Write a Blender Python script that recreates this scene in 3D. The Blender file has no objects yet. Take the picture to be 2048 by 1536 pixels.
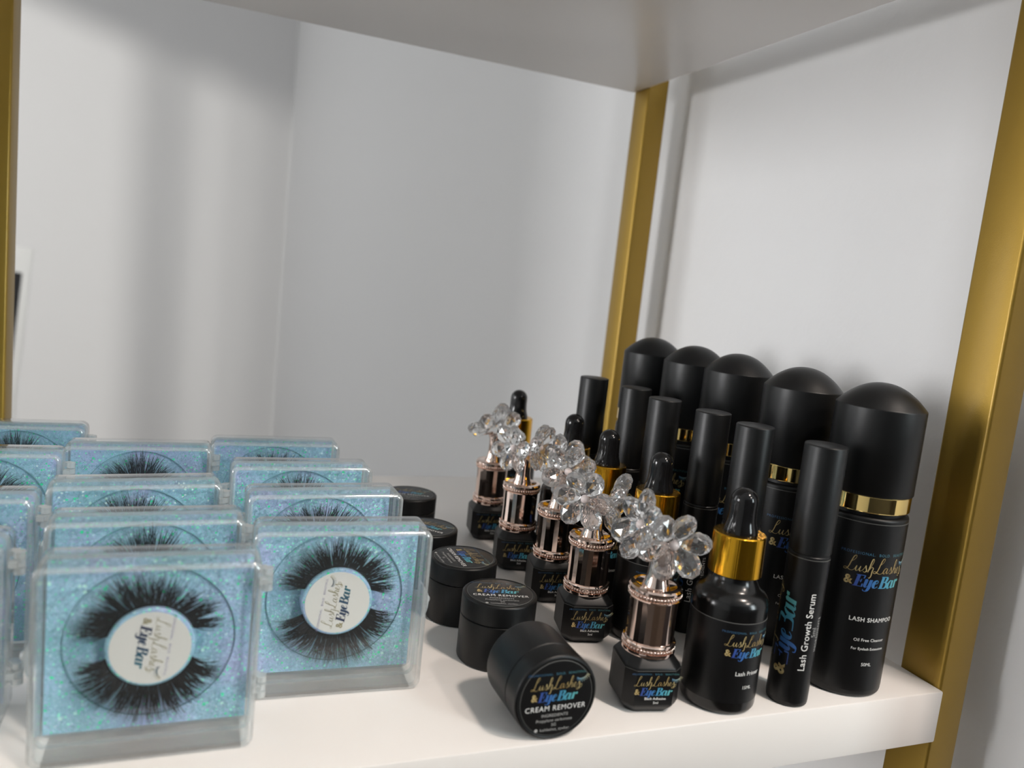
import bpy, bmesh, math, random
from mathutils import Vector, Matrix

# ------------------------------------------------------------------ camera
sc = bpy.context.scene
COL = sc.collection
R_RIGHT = Vector((0.9271001830, -0.3595393779, 0.1059088589))
R_UP = Vector((-0.0502018843, 0.1609041754, 0.9856924557))
R_FWD = Vector((0.3714364299, 0.9191524803, -0.1311247362))
CAM = Vector((-0.2909, -0.2144, 0.148))
cam_d = bpy.data.cameras.new('camera')
cam = bpy.data.objects.new('camera', cam_d)
COL.objects.link(cam)
cam.matrix_world = Matrix(((R_RIGHT.x, R_UP.x, -R_FWD.x, CAM.x),
                           (R_RIGHT.y, R_UP.y, -R_FWD.y, CAM.y),
                           (R_RIGHT.z, R_UP.z, -R_FWD.z, CAM.z),
                           (0, 0, 0, 1)))
cam_d.sensor_fit = 'HORIZONTAL'
cam_d.sensor_width = 36.0
cam_d.lens = 1584.86 / 2048 * 36.0
cam_d.clip_start = 0.01
cam_d.clip_end = 50
cam_d.dof.use_dof = True
cam_d.dof.focus_distance = 0.335
cam_d.dof.aperture_fstop = 9.5
sc.camera = cam

# ------------------------------------------------------------------ render look
vs = sc.view_settings
vs.view_transform = 'Standard'
vs.look = 'None'
vs.exposure = 0.0
vs.gamma = 1.0
vs.use_curve_mapping = False
cy = sc.cycles
cy.max_bounces = 14
cy.diffuse_bounces = 5
cy.glossy_bounces = 6
cy.transmission_bounces = 12
cy.transparent_max_bounces = 40
cy.sample_clamp_indirect = 6.0
cy.use_denoising = True

# ------------------------------------------------------------------ world and lights
w = bpy.data.worlds.new('world')
sc.world = w
w.use_nodes = True
w.node_tree.nodes['Background'].inputs[0].default_value = (0.83, 0.85, 0.86, 1)
w.node_tree.nodes['Background'].inputs[1].default_value = 4.9


def area(name, loc, target, sx, sy, power, col):
    d = bpy.data.lights.new(name, 'AREA')
    d.shape = 'RECTANGLE'
    d.size = sx
    d.size_y = sy
    d.energy = power
    d.color = col
    o = bpy.data.objects.new(name, d)
    COL.objects.link(o)
    o.location = loc
    v = Vector(target) - Vector(loc)
    o.rotation_euler = v.to_track_quat('-Z', 'Y').to_euler()
    return o


FLOOR_Z, CEIL_Z = -1.05, 1.55
area('window_daylight_left', (-2.52, 0.03, 0.33), (0.0, 0.03, 0.33), 0.5, 0.6, 29, (0.97, 0.97, 0.98))
area('window_daylight_right', (1.52, -2.3, 0.75), (-1.0, -2.3, 0.75), 0.8, 1.1, 50, (0.85, 0.97, 1.0))
sun_d = bpy.data.lights.new('sun', 'SUN')
sun_d.energy = 2.0
sun_d.angle = math.radians(3.6)
sun_d.color = (1.0, 0.97, 0.92)
sun = bpy.data.objects.new('sun', sun_d)
COL.objects.link(sun)
SUN_DIR = Vector((0.76, 0.60, -0.20)).normalized()
sun.rotation_euler = SUN_DIR.to_track_quat('-Z', 'Y').to_euler()
LAMPS = [(0.33, -0.85), (0.75, -1.7)]
for (lx, ly) in LAMPS:
    area('ceiling_downlight', (lx, ly, CEIL_Z - 0.012), (lx, ly, 0), 0.16, 0.16, 19, (1.0, 0.86, 0.76))

# ------------------------------------------------------------------ materials
MATS = {}


def newmat(name):
    m = bpy.data.materials.new(name)
    m.use_nodes = True
    MATS[name] = m
    return m, m.node_tree.nodes, m.node_tree.links, m.node_tree.nodes['Principled BSDF']


def pmat(name, col, rough=0.5, metal=0.0, spec=0.5, bump=None, coat=0.0, coat_rough=0.1, mottled=0.0):
    m, n, l, b = newmat(name)
    b.inputs['Base Color'].default_value = (*col, 1)
    b.inputs['Roughness'].default_value = rough
    b.inputs['Metallic'].default_value = metal
    b.inputs['Specular IOR Level'].default_value = spec
    b.inputs['Coat Weight'].default_value = coat
    b.inputs['Coat Roughness'].default_value = coat_rough
    tc = n.new('ShaderNodeTexCoord')
    if bump:
        scale, strength, dist = bump
        t = n.new('ShaderNodeTexNoise')
        t.inputs['Scale'].default_value = scale
        t.inputs['Detail'].default_value = 4
        l.new(tc.outputs['Object'], t.inputs['Vector'])
        bp = n.new('ShaderNodeBump')
        bp.inputs['Strength'].default_value = strength
        bp.inputs['Distance'].default_value = dist
        l.new(t.outputs['Fac'], bp.inputs['Height'])
        l.new(bp.outputs['Normal'], b.inputs['Normal'])
    if mottled:
        t = n.new('ShaderNodeTexNoise')
        t.inputs['Scale'].default_value = 90
        t.inputs['Detail'].default_value = 3
        l.new(tc.outputs['Object'], t.inputs['Vector'])
        mr = n.new('ShaderNodeMapRange')
        mr.inputs['To Min'].default_value = rough - mottled
        mr.inputs['To Max'].default_value = rough + mottled
        l.new(t.outputs['Fac'], mr.inputs['Value'])
        l.new(mr.outputs['Result'], b.inputs['Roughness'])
    return m


pmat('wall_paint', (0.78, 0.775, 0.775), 0.45, spec=0.3, bump=(150, 0.12, 0.003))
pmat('ceiling_paint', (0.8, 0.8, 0.79), 0.7)
pmat('dark_paint', (0.045, 0.045, 0.05), 0.6)
pmat('floor_wood', (0.05, 0.036, 0.026), 0.4, bump=(12, 0.2, 0.01))
pmat('window_frame_white', (0.75, 0.75, 0.74), 0.4)
pmat('white_lacquer', (0.84, 0.81, 0.78), 0.3, spec=0.45)
pmat('gold_paint', (0.36, 0.225, 0.035), 0.46, metal=0.75, bump=(2600, 0.12, 0.0004), coat=0.25, coat_rough=0.2)
pmat('black_matte', (0.004, 0.0044, 0.0048), 0.40, spec=0.36, mottled=0.02)
pmat('black_satin', (0.004, 0.004, 0.0042), 0.2, spec=0.5, mottled=0.02)
pmat('black_label', (0.005, 0.005, 0.0054), 0.36, spec=0.36, mottled=0.02)
pmat('label_edge', (0.10, 0.10, 0.095), 0.5)
pmat('black_rubber', (0.007, 0.007, 0.0075), 0.12, spec=0.36)
pmat('rim_tint', (0.14, 0.32, 0.36), 0.2)


def brushed(name, col, rough):
    m, n, l, b = newmat(name)
    b.inputs['Base Color'].default_value = (*col, 1)
    b.inputs['Metallic'].default_value = 1.0
    b.inputs['Roughness'].default_value = rough
    tc = n.new('ShaderNodeTexCoord')
    mp = n.new('ShaderNodeMapping')
    mp.inputs['Scale'].default_value = (700, 700, 3)
    l.new(tc.outputs['Object'], mp.inputs['Vector'])
    t = n.new('ShaderNodeTexNoise')
    t.inputs['Scale'].default_value = 1.0
    t.inputs['Detail'].default_value = 2
    l.new(mp.outputs['Vector'], t.inputs['Vector'])
    bp = n.new('ShaderNodeBump')
    bp.inputs['Strength'].default_value = 0.35
    bp.inputs['Distance'].default_value = 0.0006
    l.new(t.outputs['Fac'], bp.inputs['Height'])
    l.new(bp.outputs['Normal'], b.inputs['Normal'])


brushed('gold_anodised', (0.80, 0.43, 0.03), 0.2)
pmat('gold_polished', (0.92, 0.68, 0.26), 0.07, metal=1.0)
pmat('rose_gold', (0.83, 0.66, 0.58), 0.06, metal=1.0)
pmat('white_print', (0.80, 0.80, 0.78), 0.6)
pmat('grey_print', (0.42, 0.42, 0.41), 0.6)
pmat('sticker_white', (0.80, 0.79, 0.75), 0.5)
pmat('lash_hair', (0.003, 0.004, 0.006), 0.4, spec=0.25)
pmat('poster_white', (0.93, 0.93, 0.91), 0.5)
pmat('poster_black', (0.012, 0.012, 0.014), 0.4)
pmat('pearl_bead', (0.78, 0.68, 0.66), 0.15, coat=0.6)


def gradient(name, stops, rough=0.45, metal=0.0):
    m, n, l, b = newmat(name)
    uv = n.new('ShaderNodeUVMap')
    sep = n.new('ShaderNodeSeparateXYZ')
    l.new(uv.outputs['UV'], sep.inputs[0])
    r = n.new('ShaderNodeValToRGB')
    els = r.color_ramp.elements
    els[0].position, els[0].color = stops[0][0], (*stops[0][1], 1)
    els[1].position, els[1].color = stops[-1][0], (*stops[-1][1], 1)
    for p, c in stops[1:-1]:
        e = els.new(p)
        e.color = (*c, 1)
    l.new(sep.outputs['X'], r.inputs['Fac'])
    l.new(r.outputs['Color'], b.inputs['Base Color'])
    b.inputs['Roughness'].default_value = rough
    b.inputs['Metallic'].default_value = metal
    return m


gradient('gold_script', [(0, (0.36, 0.26, 0.10)), (0.3, (0.52, 0.42, 0.20)), (0.6, (0.34, 0.23, 0.08)), (1, (0.50, 0.40, 0.19))])
gradient('blue_bold', [(0, (0.035, 0.06, 0.27)), (0.35, (0.04, 0.15, 0.40)), (0.7, (0.07, 0.33, 0.45)), (1, (0.14, 0.48, 0.48))])
gradient('tag_print', [(0, (0.04, 0.10, 0.22)), (0.5, (0.06, 0.18, 0.26)), (1, (0.08, 0.24, 0.24))])
gradient('olive_script', [(0, (0.42, 0.38, 0.26)), (0.5, (0.34, 0.30, 0.18)), (1, (0.36, 0.32, 0.16))])
gradient('navy_bold', [(0, (0.02, 0.025, 0.08)), (0.5, (0.02, 0.06, 0.13)), (1, (0.03, 0.20, 0.26))])
gradient('lilac_print', [(0, (0.30, 0.26, 0.45)), (1, (0.36, 0.34, 0.50))])
gradient('lash_mark', [(0, (0.10, 0.28, 0.50)), (0.45, (0.30, 0.48, 0.52)), (1, (0.70, 0.62, 0.34))])
gradient('lash_mark_dark', [(0, (0.02, 0.05, 0.12)), (0.5, (0.05, 0.12, 0.16)), (1, (0.45, 0.36, 0.12))])


def make_acrylic(name, tint, haze, rough, gain):
    m, n, l, b = newmat(name)
    n.remove(b)
    out = n['Material Output']
    geo = n.new('ShaderNodeNewGeometry')
    mx = n.new('ShaderNodeMix')
    mx.inputs['A'].default_value = 1.49
    mx.inputs['B'].default_value = 1 / 1.49
    l.new(geo.outputs['Backfacing'], mx.inputs['Factor'])
    fr = n.new('ShaderNodeFresnel')
    l.new(mx.outputs['Result'], fr.inputs['IOR'])
    tr = n.new('ShaderNodeBsdfTransparent')
    tr.inputs['Color'].default_value = (*tint, 1)
    df = n.new('ShaderNodeBsdfDiffuse')
    df.inputs['Color'].default_value = (0.8, 0.85, 0.86, 1)
    m1 = n.new('ShaderNodeMixShader')
    m1.inputs[0].default_value = haze
    l.new(tr.outputs[0], m1.inputs[1])
    l.new(df.outputs[0], m1.inputs[2])
    gl = n.new('ShaderNodeBsdfGlossy')
    gl.inputs['Roughness'].default_value = rough
    m2 = n.new('ShaderNodeMixShader')
    ga = n.new('ShaderNodeMath')
    ga.operation = 'MULTIPLY_ADD'
    ga.use_clamp = True
    ga.inputs[1].default_value = 1.0
    ga.inputs[2].default_value = gain
    l.new(fr.outputs[0], ga.inputs[0])
    l.new(ga.outputs[0], m2.inputs[0])
    l.new(m1.outputs[0], m2.inputs[1])
    l.new(gl.outputs[0], m2.inputs[2])
    l.new(m2.outputs[0], out.inputs['Surface'])


make_acrylic('clear_acrylic', (0.990, 0.995, 0.995), 0.014, 0.03, 0.0)
make_acrylic('acrylic_hinge', (0.95, 0.96, 0.96), 0.42, 0.08, 0.15)
make_acrylic('acrylic_edge', (0.93, 0.95, 0.955), 0.22, 0.10, 0.12)


def make_crystal():
    m, n, l, b = newmat('crystal')
    b.inputs['Base Color'].default_value = (1, 1, 1, 1)
    b.inputs['Roughness'].default_value = 0.0
    b.inputs['IOR'].default_value = 1.58
    b.inputs['Transmission Weight'].default_value = 1.0
    df = n.new('ShaderNodeBsdfTranslucent')
    df.inputs['Color'].default_value = (0.95, 0.95, 0.97, 1)
    d2 = n.new('ShaderNodeBsdfDiffuse')
    d2.inputs['Color'].default_value = (0.95, 0.95, 0.97, 1)
    a = n.new('ShaderNodeMixShader')
    l.new(df.outputs[0], a.inputs[1])
    l.new(d2.outputs[0], a.inputs[2])
    mx = n.new('ShaderNodeMixShader')
    mx.inputs[0].default_value = 0.06
    l.new(b.outputs[0], mx.inputs[1])
    l.new(a.outputs[0], mx.inputs[2])
    l.new(mx.outputs[0], n['Material Output'].inputs['Surface'])


make_crystal()


def make_glitter():
    m, n, l, b = newmat('blue_glitter')
    tc = n.new('ShaderNodeTexCoord')
    oi = n.new('ShaderNodeObjectInfo')
    add = n.new('ShaderNodeVectorMath')
    add.operation = 'ADD'
    l.new(tc.outputs['Object'], add.inputs[0])
    l.new(oi.outputs['Random'], add.inputs[1])
    # large soft iridescent drift between pale blue, teal and lilac
    big = n.new('ShaderNodeTexNoise')
    big.inputs['Scale'].default_value = 55
    big.inputs['Detail'].default_value = 3
    l.new(add.outputs[0], big.inputs['Vector'])
    r1 = n.new('ShaderNodeValToRGB')
    e = r1.color_ramp.elements
    e[0].position, e[0].color = 0.32, (0.30, 0.58, 0.70, 1)
    e[1].position, e[1].color = 0.68, (0.47, 0.56, 0.88, 1)
    k = e.new(0.5)
    k.color = (0.36, 0.63, 0.82, 1)
    l.new(big.outputs['Fac'], r1.inputs['Fac'])

    def flakes(scale, lo, cols, base):
        v = n.new('ShaderNodeTexVoronoi')
        v.inputs['Scale'].default_value = scale
        l.new(add.outputs[0], v.inputs['Vector'])
        s = n.new('ShaderNodeSeparateColor')
        l.new(v.outputs['Color'], s.inputs[0])
        gt = n.new('ShaderNodeMath')
        gt.operation = 'GREATER_THAN'
        gt.inputs[1].default_value = lo
        l.new(s.outputs[0], gt.inputs[0])
        lt = n.new('ShaderNodeMath')
        lt.operation = 'LESS_THAN'
        lt.inputs[1].default_value = 0.42
        l.new(v.outputs['Distance'], lt.inputs[0])
        mu = n.new('ShaderNodeMath')
        mu.operation = 'MULTIPLY'
        l.new(gt.outputs[0], mu.inputs[0])
        l.new(lt.outputs[0], mu.inputs[1])
        cr = n.new('ShaderNodeValToRGB')
        cr.color_ramp.interpolation = 'CONSTANT'
        ee = cr.color_ramp.elements
        ee[0].position, ee[0].color = 0, (*cols[0], 1)
        ee[1].position, ee[1].color = 1.0 / len(cols), (*cols[1], 1)
        for i, c in enumerate(cols[2:]):
            q = ee.new((i + 2.0) / len(cols))
            q.color = (*c, 1)
        l.new(s.outputs[1], cr.inputs['Fac'])
        mix = n.new('ShaderNodeMix')
        mix.data_type = 'RGBA'
        l.new(mu.outputs[0], mix.inputs['Factor'])
        l.new(base, mix.inputs['A'])
        l.new(cr.outputs['Color'], mix.inputs['B'])
        return mix.outputs['Result'], v

    c1, v1 = flakes(2600, 0.45, [(0.16, 0.46, 0.52), (0.56, 0.85, 0.98), (0.58, 0.63, 1.0), (0.18, 0.58, 0.58), (0.34, 0.74, 0.90)], r1.outputs['Color'])
    c2, v2 = flakes(1150, 0.85, [(0.04, 0.85, 0.40), (0.35, 1.0, 0.80), (0.10, 0.95, 0.55), (0.75, 1.0, 1.0)], c1)
    c3, v3 = flakes(760, 0.955, [(0.02, 0.95, 0.42), (0.30, 1.0, 0.75), (0.05, 0.9, 0.5), (0.6, 1.0, 0.95)], c2)
    l.new(c3, b.inputs['Base Color'])
    b.inputs['Roughness'].default_value = 0.35
    b.inputs['Specular IOR Level'].default_value = 0.6
    # every flake lies at its own small tilt
    sub = n.new('ShaderNodeVectorMath')
    sub.operation = 'SUBTRACT'
    sub.inputs[1].default_value = (0.5, 0.5, 0.5)
    l.new(v2.outputs['Color'], sub.inputs[0])
    scl = n.new('ShaderNodeVectorMath')
    scl.operation = 'SCALE'
    scl.inputs['Scale'].default_value = 0.5
    l.new(sub.outputs[0], scl.inputs[0])
    geo = n.new('ShaderNodeNewGeometry')
    ad2 = n.new('ShaderNodeVectorMath')
    l.new(geo.outputs['Normal'], ad2.inputs[0])
    l.new(scl.outputs[0], ad2.inputs[1])
    nm = n.new('ShaderNodeVectorMath')
    nm.operation = 'NORMALIZE'
    l.new(ad2.outputs[0], nm.inputs[0])
    l.new(nm.outputs[0], b.inputs['Normal'])


make_glitter()

# ------------------------------------------------------------------ mesh helpers


def mesh_obj(name, verts, faces, mats, parent=None, smooth=None, uvs=None, mat_idx=None):
    me = bpy.data.meshes.new(name)
    me.from_pydata([tuple(v) for v in verts], [], faces)
    if isinstance(mats, str):
        mats = [mats]
    for k in mats:
        me.materials.append(MATS[k])
    if mat_idx:
        me.polygons.foreach_set('material_index', mat_idx)
    if uvs:
        ul = me.uv_layers.new(name='UVMap')
        for lp in me.loops:
            ul.data[lp.index].uv = uvs[lp.vertex_index]
    if smooth is not None:
        me.polygons.foreach_set('use_smooth', [True] * len(me.polygons))
        if smooth < 180:
            me.set_sharp_from_angle(angle=math.radians(smooth))
    me.update()
    o = bpy.data.objects.new(name, me)
    COL.objects.link(o)
    if parent:
        o.parent = parent
    return o


def bm_obj(name, bm, mats, parent=None, smooth=None):
    bm.normal_update()
    me = bpy.data.meshes.new(name)
    bm.to_mesh(me)
    bm.free()
    if isinstance(mats, str):
        mats = [mats]
    for k in mats:
        me.materials.append(MATS[k])
    if smooth is not None:
        me.polygons.foreach_set('use_smooth', [True] * len(me.polygons))
        if smooth < 180:
            me.set_sharp_from_angle(angle=math.radians(smooth))
    o = bpy.data.objects.new(name, me)
    COL.objects.link(o)
    if parent:
        o.parent = parent
    return o


def tag(o, label=None, cat=None, group=None, kind=None):
    if label:
        o['label'] = label
    if cat:
        o['category'] = cat
    if group:
        o['group'] = group
    if kind:
        o['kind'] = kind
    return o


def thing(name, label, cat, loc=(0, 0, 0), rz=0, group=None):
    o = bpy.data.objects.new(name, None)
    o.empty_display_size = 0.01
    COL.objects.link(o)
    o.location = loc
    o.rotation_euler = (0, 0, rz)
    return tag(o, label, cat, group)


def dup(root, loc, rz, label):
    def cp(o, par):
        c = o.copy()
        COL.objects.link(c)
        c.parent = par
        for ch in KIDS.get(o.name, []):
            cp(ch, c)
        return c
    r = cp(root, None)
    r.location = loc
    r.rotation_euler = (0, 0, rz)
    r['label'] = label
    return r


KIDS = {}


def index_kids(root):
    def walk(o):
        KIDS[o.name] = list(o.children)
        for ch in o.children:
            walk(ch)
    walk(root)


def box(bm, x0, x1, y0, y1, z0, z1, bevel=0.0, seg=2):
    vs_ = [bm.verts.new(p) for p in ((x0, y0, z0), (x1, y0, z0), (x1, y1, z0), (x0, y1, z0), (x0, y0, z1), (x1, y0, z1), (x1, y1, z1), (x0, y1, z1))]
    fs = [bm.faces.new([vs_[i] for i in q]) for q in ((0, 3, 2, 1), (4, 5, 6, 7), (0, 1, 5, 4), (1, 2, 6, 5), (2, 3, 7, 6), (3, 0, 4, 7))]
    if bevel:
        es = {e for f in fs for e in f.edges}
        bmesh.ops.bevel(bm, geom=list(es), offset=bevel, segments=seg, profile=0.5, affect='EDGES')


def boxobj(name, dims, mat, parent=None, bevel=0.0, seg=2):
    bm = bmesh.new()
    box(bm, *dims, bevel=bevel, seg=seg)
    return bm_obj(name, bm, mat, parent, smooth=35 if bevel else None)


def lathe(name, prof, mat, parent=None, seg=56, smooth=32, M=None):
    verts, faces = [], []
    rings = []
    for r, z in prof:
        if r < 1e-7:
            rings.append([len(verts)])
            verts.append(Vector((0, 0, z)))
        else:
            rings.append(list(range(len(verts), len(verts) + seg)))
            for i in range(seg):
                a = 2 * math.pi * i / seg
                verts.append(Vector((r * math.cos(a), r * math.sin(a), z)))
    for A, B in zip(rings[:-1], rings[1:]):
        for i in range(seg):
            j = (i + 1) % seg
            if len(A) == 1 and len(B) == 1:
                continue
            if len(A) == 1:
                faces.append((A[0], B[j], B[i]))
            elif len(B) == 1:
                faces.append((A[i], A[j], B[0]))
            else:
                faces.append((A[i], A[j], B[j], B[i]))
    if M is not None:
        verts = [M @ v for v in verts]
    return mesh_obj(name, verts, faces, mat, parent, smooth=smooth)


def arc(cx, cz, r, a0, a1, n):
    return [(cx + r * math.cos(math.radians(a0 + (a1 - a0) * i / n)), cz + r * math.sin(math.radians(a0 + (a1 - a0) * i / n))) for i in range(n + 1)]


# ------------------------------------------------------------------ lettering
class Flat:
    """flat lettering in the xy plane with a u coordinate for the colour run"""

    def __init__(self):
        self.v, self.f, self.u, self.l = [], [], [], []

    def add(self, vs_, fs, u0=0.0, u1=1.0):
        b = len(self.v)
        self.v += [(float(p[0]), float(p[1])) for p in vs_]
        self.l += [0.0] * len(vs_)
        self.f += [tuple(i + b for i in q) for q in fs]
        w_ = max(u1 - u0, 1e-9)
        self.u += [((p[0] - u0) / w_, 0.5) for p in vs_]

    def place(self, s, dx, dy, rot=0.0):
        c, sn = math.cos(rot), math.sin(rot)
        o = Flat()
        o.f = list(self.f)
        o.u = list(self.u)
        o.l = list(self.l)
        o.v = [((x * c - y * sn) * s + dx, (x * sn + y * c) * s + dy) for x, y in self.v]
        return o

    def merge(self, o):
        b = len(self.v)
        self.v += o.v
        self.f += [tuple(i + b for i in q) for q in o.f]
        self.u += o.u
        self.l += o.l
        return self


def catmull(P, n=8):
    P = [Vector((p[0], p[1])) for p in P]
    Q = [P[0] * 2 - P[1]] + P + [P[-1] * 2 - P[-2]]
    out = []
    for i in range(1, len(Q) - 2):
        a, b, c, d = Q[i - 1], Q[i], Q[i + 1], Q[i + 2]
        for k in range(n):
            t = k / n
            out.append(0.5 * ((2 * b) + (c - a) * t + (2 * a - 5 * b + 4 * c - d) * t * t + (3 * b - a - 3 * c + d) * t ** 3))
    out.append(P[-1])
    return out


def stroke(fl, P, wmin, wmax, shear=0.0, n=6, taper=True, u=(0, 1), x0=0.0, sharp=False):
    pts = [Vector((p[0], p[1])) for p in P] if sharp else catmull(P, n)
    vs_, fs = [], []
    m = len(pts)
    W = []
    for i in range(m):
        d = pts[min(i + 1, m - 1)] - pts[max(i - 1, 0)]
        d.normalize()
        down = max(0.0, -d.y)
        W.append(wmin + (wmax - wmin) * down ** 1.6)
    for i in range(m):
        d = pts[min(i + 1, m - 1)] - pts[max(i - 1, 0)]
        d.normalize()
        nn = Vector((-d.y, d.x))
        ww = (W[max(i - 1, 0)] + W[i] + W[min(i + 1, m - 1)]) / 3
        if taper and i in (0, m - 1):
            ww = wmin * 0.6
        for s in (1, -1):
            p = pts[i] + nn * (s * ww / 2)
            vs_.append((p.x + shear * p.y + x0, p.y))
    for i in range(m - 1):
        fs.append((2 * i, 2 * i + 1, 2 * i + 3, 2 * i + 2))
    fl.add(vs_, fs, *u)


GL = {
    'L': [[(0.35, 1.45), (0.8, 1.8), (1.1, 2.35), (0.98, 2.72), (0.7, 2.45), (0.5, 1.6), (0.3, 0.55), (0.02, 0.02), (-0.35, 0.02), (-0.38, 0.28), (0.0, 0.3), (0.45, 0.0), (0.95, -0.05), (1.3, 0.25)]],
    'u': [[(0, 0.2), (0.25, 0.95), (0.2, 0.35), (0.35, 0.02), (0.6, 0.2), (0.88, 0.98)], [(0.88, 0.98), (0.8, 0.35), (0.95, 0.02), (1.2, 0.25)]],
    's': [[(0, 0.2), (0.28, 0.8), (0.4, 1.2), (0.5, 0.8), (0.68, 0.35), (0.5, 0.0), (0.18, 0.08)], [(0.55, 0.04), (0.85, 0.2)]],
    'h': [[(0, 0.2), (0.45, 1.3), (0.62, 2.2), (0.45, 2.5), (0.28, 1.9), (0.12, 0.0)], [(0.14, 0.3), (0.5, 0.98), (0.82, 0.85), (0.76, 0.2), (0.78, -0.5), (0.6, -0.95), (0.4, -0.8)]],
    'H': [[(0, 0.2), (0.45, 1.3), (0.62, 2.2), (0.45, 2.5), (0.28, 1.9), (0.12, 0.0)], [(0.14, 0.3), (0.48, 0.97), (0.74, 0.8), (0.68, 0.2), (0.8, 0.0), (1.0, 0.25)]],
    'a': [[(0.8, 0.85), (0.5, 1.02), (0.18, 0.65), (0.12, 0.2), (0.35, 0.0), (0.65, 0.4), (0.85, 0.98)], [(0.85, 0.98), (0.78, 0.35), (0.92, 0.02), (1.15, 0.25)]],
    'e': [[(0, 0.2), (0.35, 0.42), (0.55, 0.8), (0.4, 1.02), (0.15, 0.65), (0.18, 0.15), (0.42, 0.0), (0.75, 0.25)]],
    'S': [[(0, 0.2), (0.3, 0.8), (0.42, 1.15), (0.52, 0.7), (0.66, 0.2), (0.6, -0.4), (0.25, -0.6), (0.05, -0.35), (0.3, -0.15), (0.8, -0.3), (1.15, 0.1), (1.05, 0.55), (0.8, 0.4)]],
}


def script_words():
    fl = Flat()
    x = 0.0
    for ch, adv in (('L', 1.25), ('u', 1.25), ('s', 0.85), ('h', 1.25), (' ', 0.15), ('L', 1.25), ('a', 1.2), ('s', 0.85), ('H', 1.0), ('e', 0.8), ('S', 1.1)):
        for P in GL.get(ch, []):
            stroke(fl, P, 0.07, 0.165, shear=0.12, n=5, u=(0, 10.8), x0=x)
        x += adv
    return fl, x       # units: x-height 1, width about 10.8


def bold_words():
    fl = Flat()
    U = (0, 6.6)

    def S(P, sharp=False, lo=0.09, hi=0.40, taper=False):
        stroke(fl, P, lo, hi, shear=0.22, n=6, u=U, taper=taper, sharp=sharp)
    # E
    S([(0.35, 1.5), (0.35, 0.0)], True)
    S([(0.0, 1.5), (1.1, 1.5)], True)
    S([(1.08, 1.52), (1.02, 1.1)], True, hi=0.16)
    S([(0.35, 0.78), (0.8, 0.78)], True)
    S([(0.8, 1.0), (0.78, 0.55)], True, hi=0.14)
    S([(0.0, 0.0), (1.1, 0.0)], True)
    S([(1.06, 0.4), (1.12, -0.02)], True, hi=0.16)
    # y
    S([(1.2, 0.95), (1.4, 1.0), (1.42, 0.6), (1.42, 0.2), (1.6, 0.0), (1.85, 0.25)])
    S([(1.98, 1.02), (1.98, 0.5), (1.98, -0.1), (1.8, -0.5), (1.45, -0.5), (1.35, -0.3)])
    # e
    S([(2.42, 0.48), (2.8, 0.6), (2.92, 0.82), (2.75, 1.0), (2.5, 0.82), (2.42, 0.45), (2.52, 0.1), (2.76, 0.0), (3.02, 0.22)])
    # B
    S([(3.5, 1.5), (3.5, 0.0)], True)
    S([(3.2, 1.5), (3.7, 1.5), (4.05, 1.42), (4.12, 1.15), (3.95, 0.85), (3.6, 0.8)])
    S([(3.6, 0.8), (4.05, 0.75), (4.28, 0.42), (4.1, 0.08), (3.7, 0.0), (3.2, 0.0)])
    # a
    S([(5.1, 0.85), (4.85, 1.0), (4.58, 0.72), (4.52, 0.3), (4.72, 0.0), (5.0, 0.2), (5.16, 0.7)])
    S([(5.2, 1.0), (5.2, 0.5), (5.22, 0.15), (5.4, 0.02), (5.55, 0.15)])
    # r
    S([(5.6, 0.95), (5.78, 1.0), (5.8, 0.6), (5.8, 0.0)])
    S([(5.82, 0.4), (6.0, 0.85), (6.28, 1.02)], hi=0.12)
    S([(6.28, 1.06), (6.28, 0.74)], True, hi=0.3)
    return fl          # cap height 1.5, width about 6.6


def lash_mark_flat():
    fl = Flat()
    # crescent lid line and fan of lashes
    n = 14
    vs_, fs = [], []
    for i in range(n + 1):
        t = i / n
        a = math.radians(200 + 140 * t)
        th = 0.16 * math.sin(math.pi * t) + 0.015
        for s in (0, 1):
            r = 1.0 + s * th
            vs_.append((r * math.cos(a), 0.75 * r * math.sin(a)))
    for i in range(n):
        fs.append((2 * i, 2 * i + 1, 2 * i + 3, 2 * i + 2))
    fl.add(vs_, fs, -1.2, 1.2)
    for k in range(9):
        t = k / 8
        a = math.radians(208 + 124 * t)
        p = Vector((1.08 * math.cos(a), 0.81 * math.sin(a)))
        ang = math.radians(250 + 60 * t)
        L_ = 0.75 - 0.3 * abs(t - 0.4)
        q = p + Vector((math.cos(ang), math.sin(ang))) * L_
        m_ = (p + q) / 2 + Vector((0.10, -0.04))
        d = Vector((0.06, 0.0))
        fl.add([p - d, p + d, m_ + d * 0.6, q, m_ - d * 0.6], [(0, 4, 3, 2, 1)], -1.2, 1.2)
    return fl


_tcache = {}


def text_flat(s, size, bold=0.0, spacing=1.0, shear=0.0):
    key = (s, bold, spacing, shear)
    if key not in _tcache:
        c = bpy.data.curves.new('tmp', 'FONT')
        c.body = s
        c.align_x = 'CENTER'
        c.resolution_u = 3
        c.size = 1.0
        c.offset = bold
        c.space_character = spacing
        c.shear = shear
        c.fill_mode = 'FRONT'
        o = bpy.data.objects.new('tmp', c)
        COL.objects.link(o)
        dg = bpy.context.evaluated_depsgraph_get()
        me = bpy.data.meshes.new_from_object(o.evaluated_get(dg))
        vs_ = [(v.co.x, v.co.y) for v in me.vertices]
        fs = [tuple(p.vertices) for p in me.polygons]
        bpy.data.objects.remove(o)
        bpy.data.curves.remove(c)
        bpy.data.meshes.remove(me)
        fl = Flat()
        xs = [p[0] for p in vs_]
        fl.add(vs_, fs, min(xs), max(xs))
        _tcache[key] = fl
    return _tcache[key].place(size, 0, 0)


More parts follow.
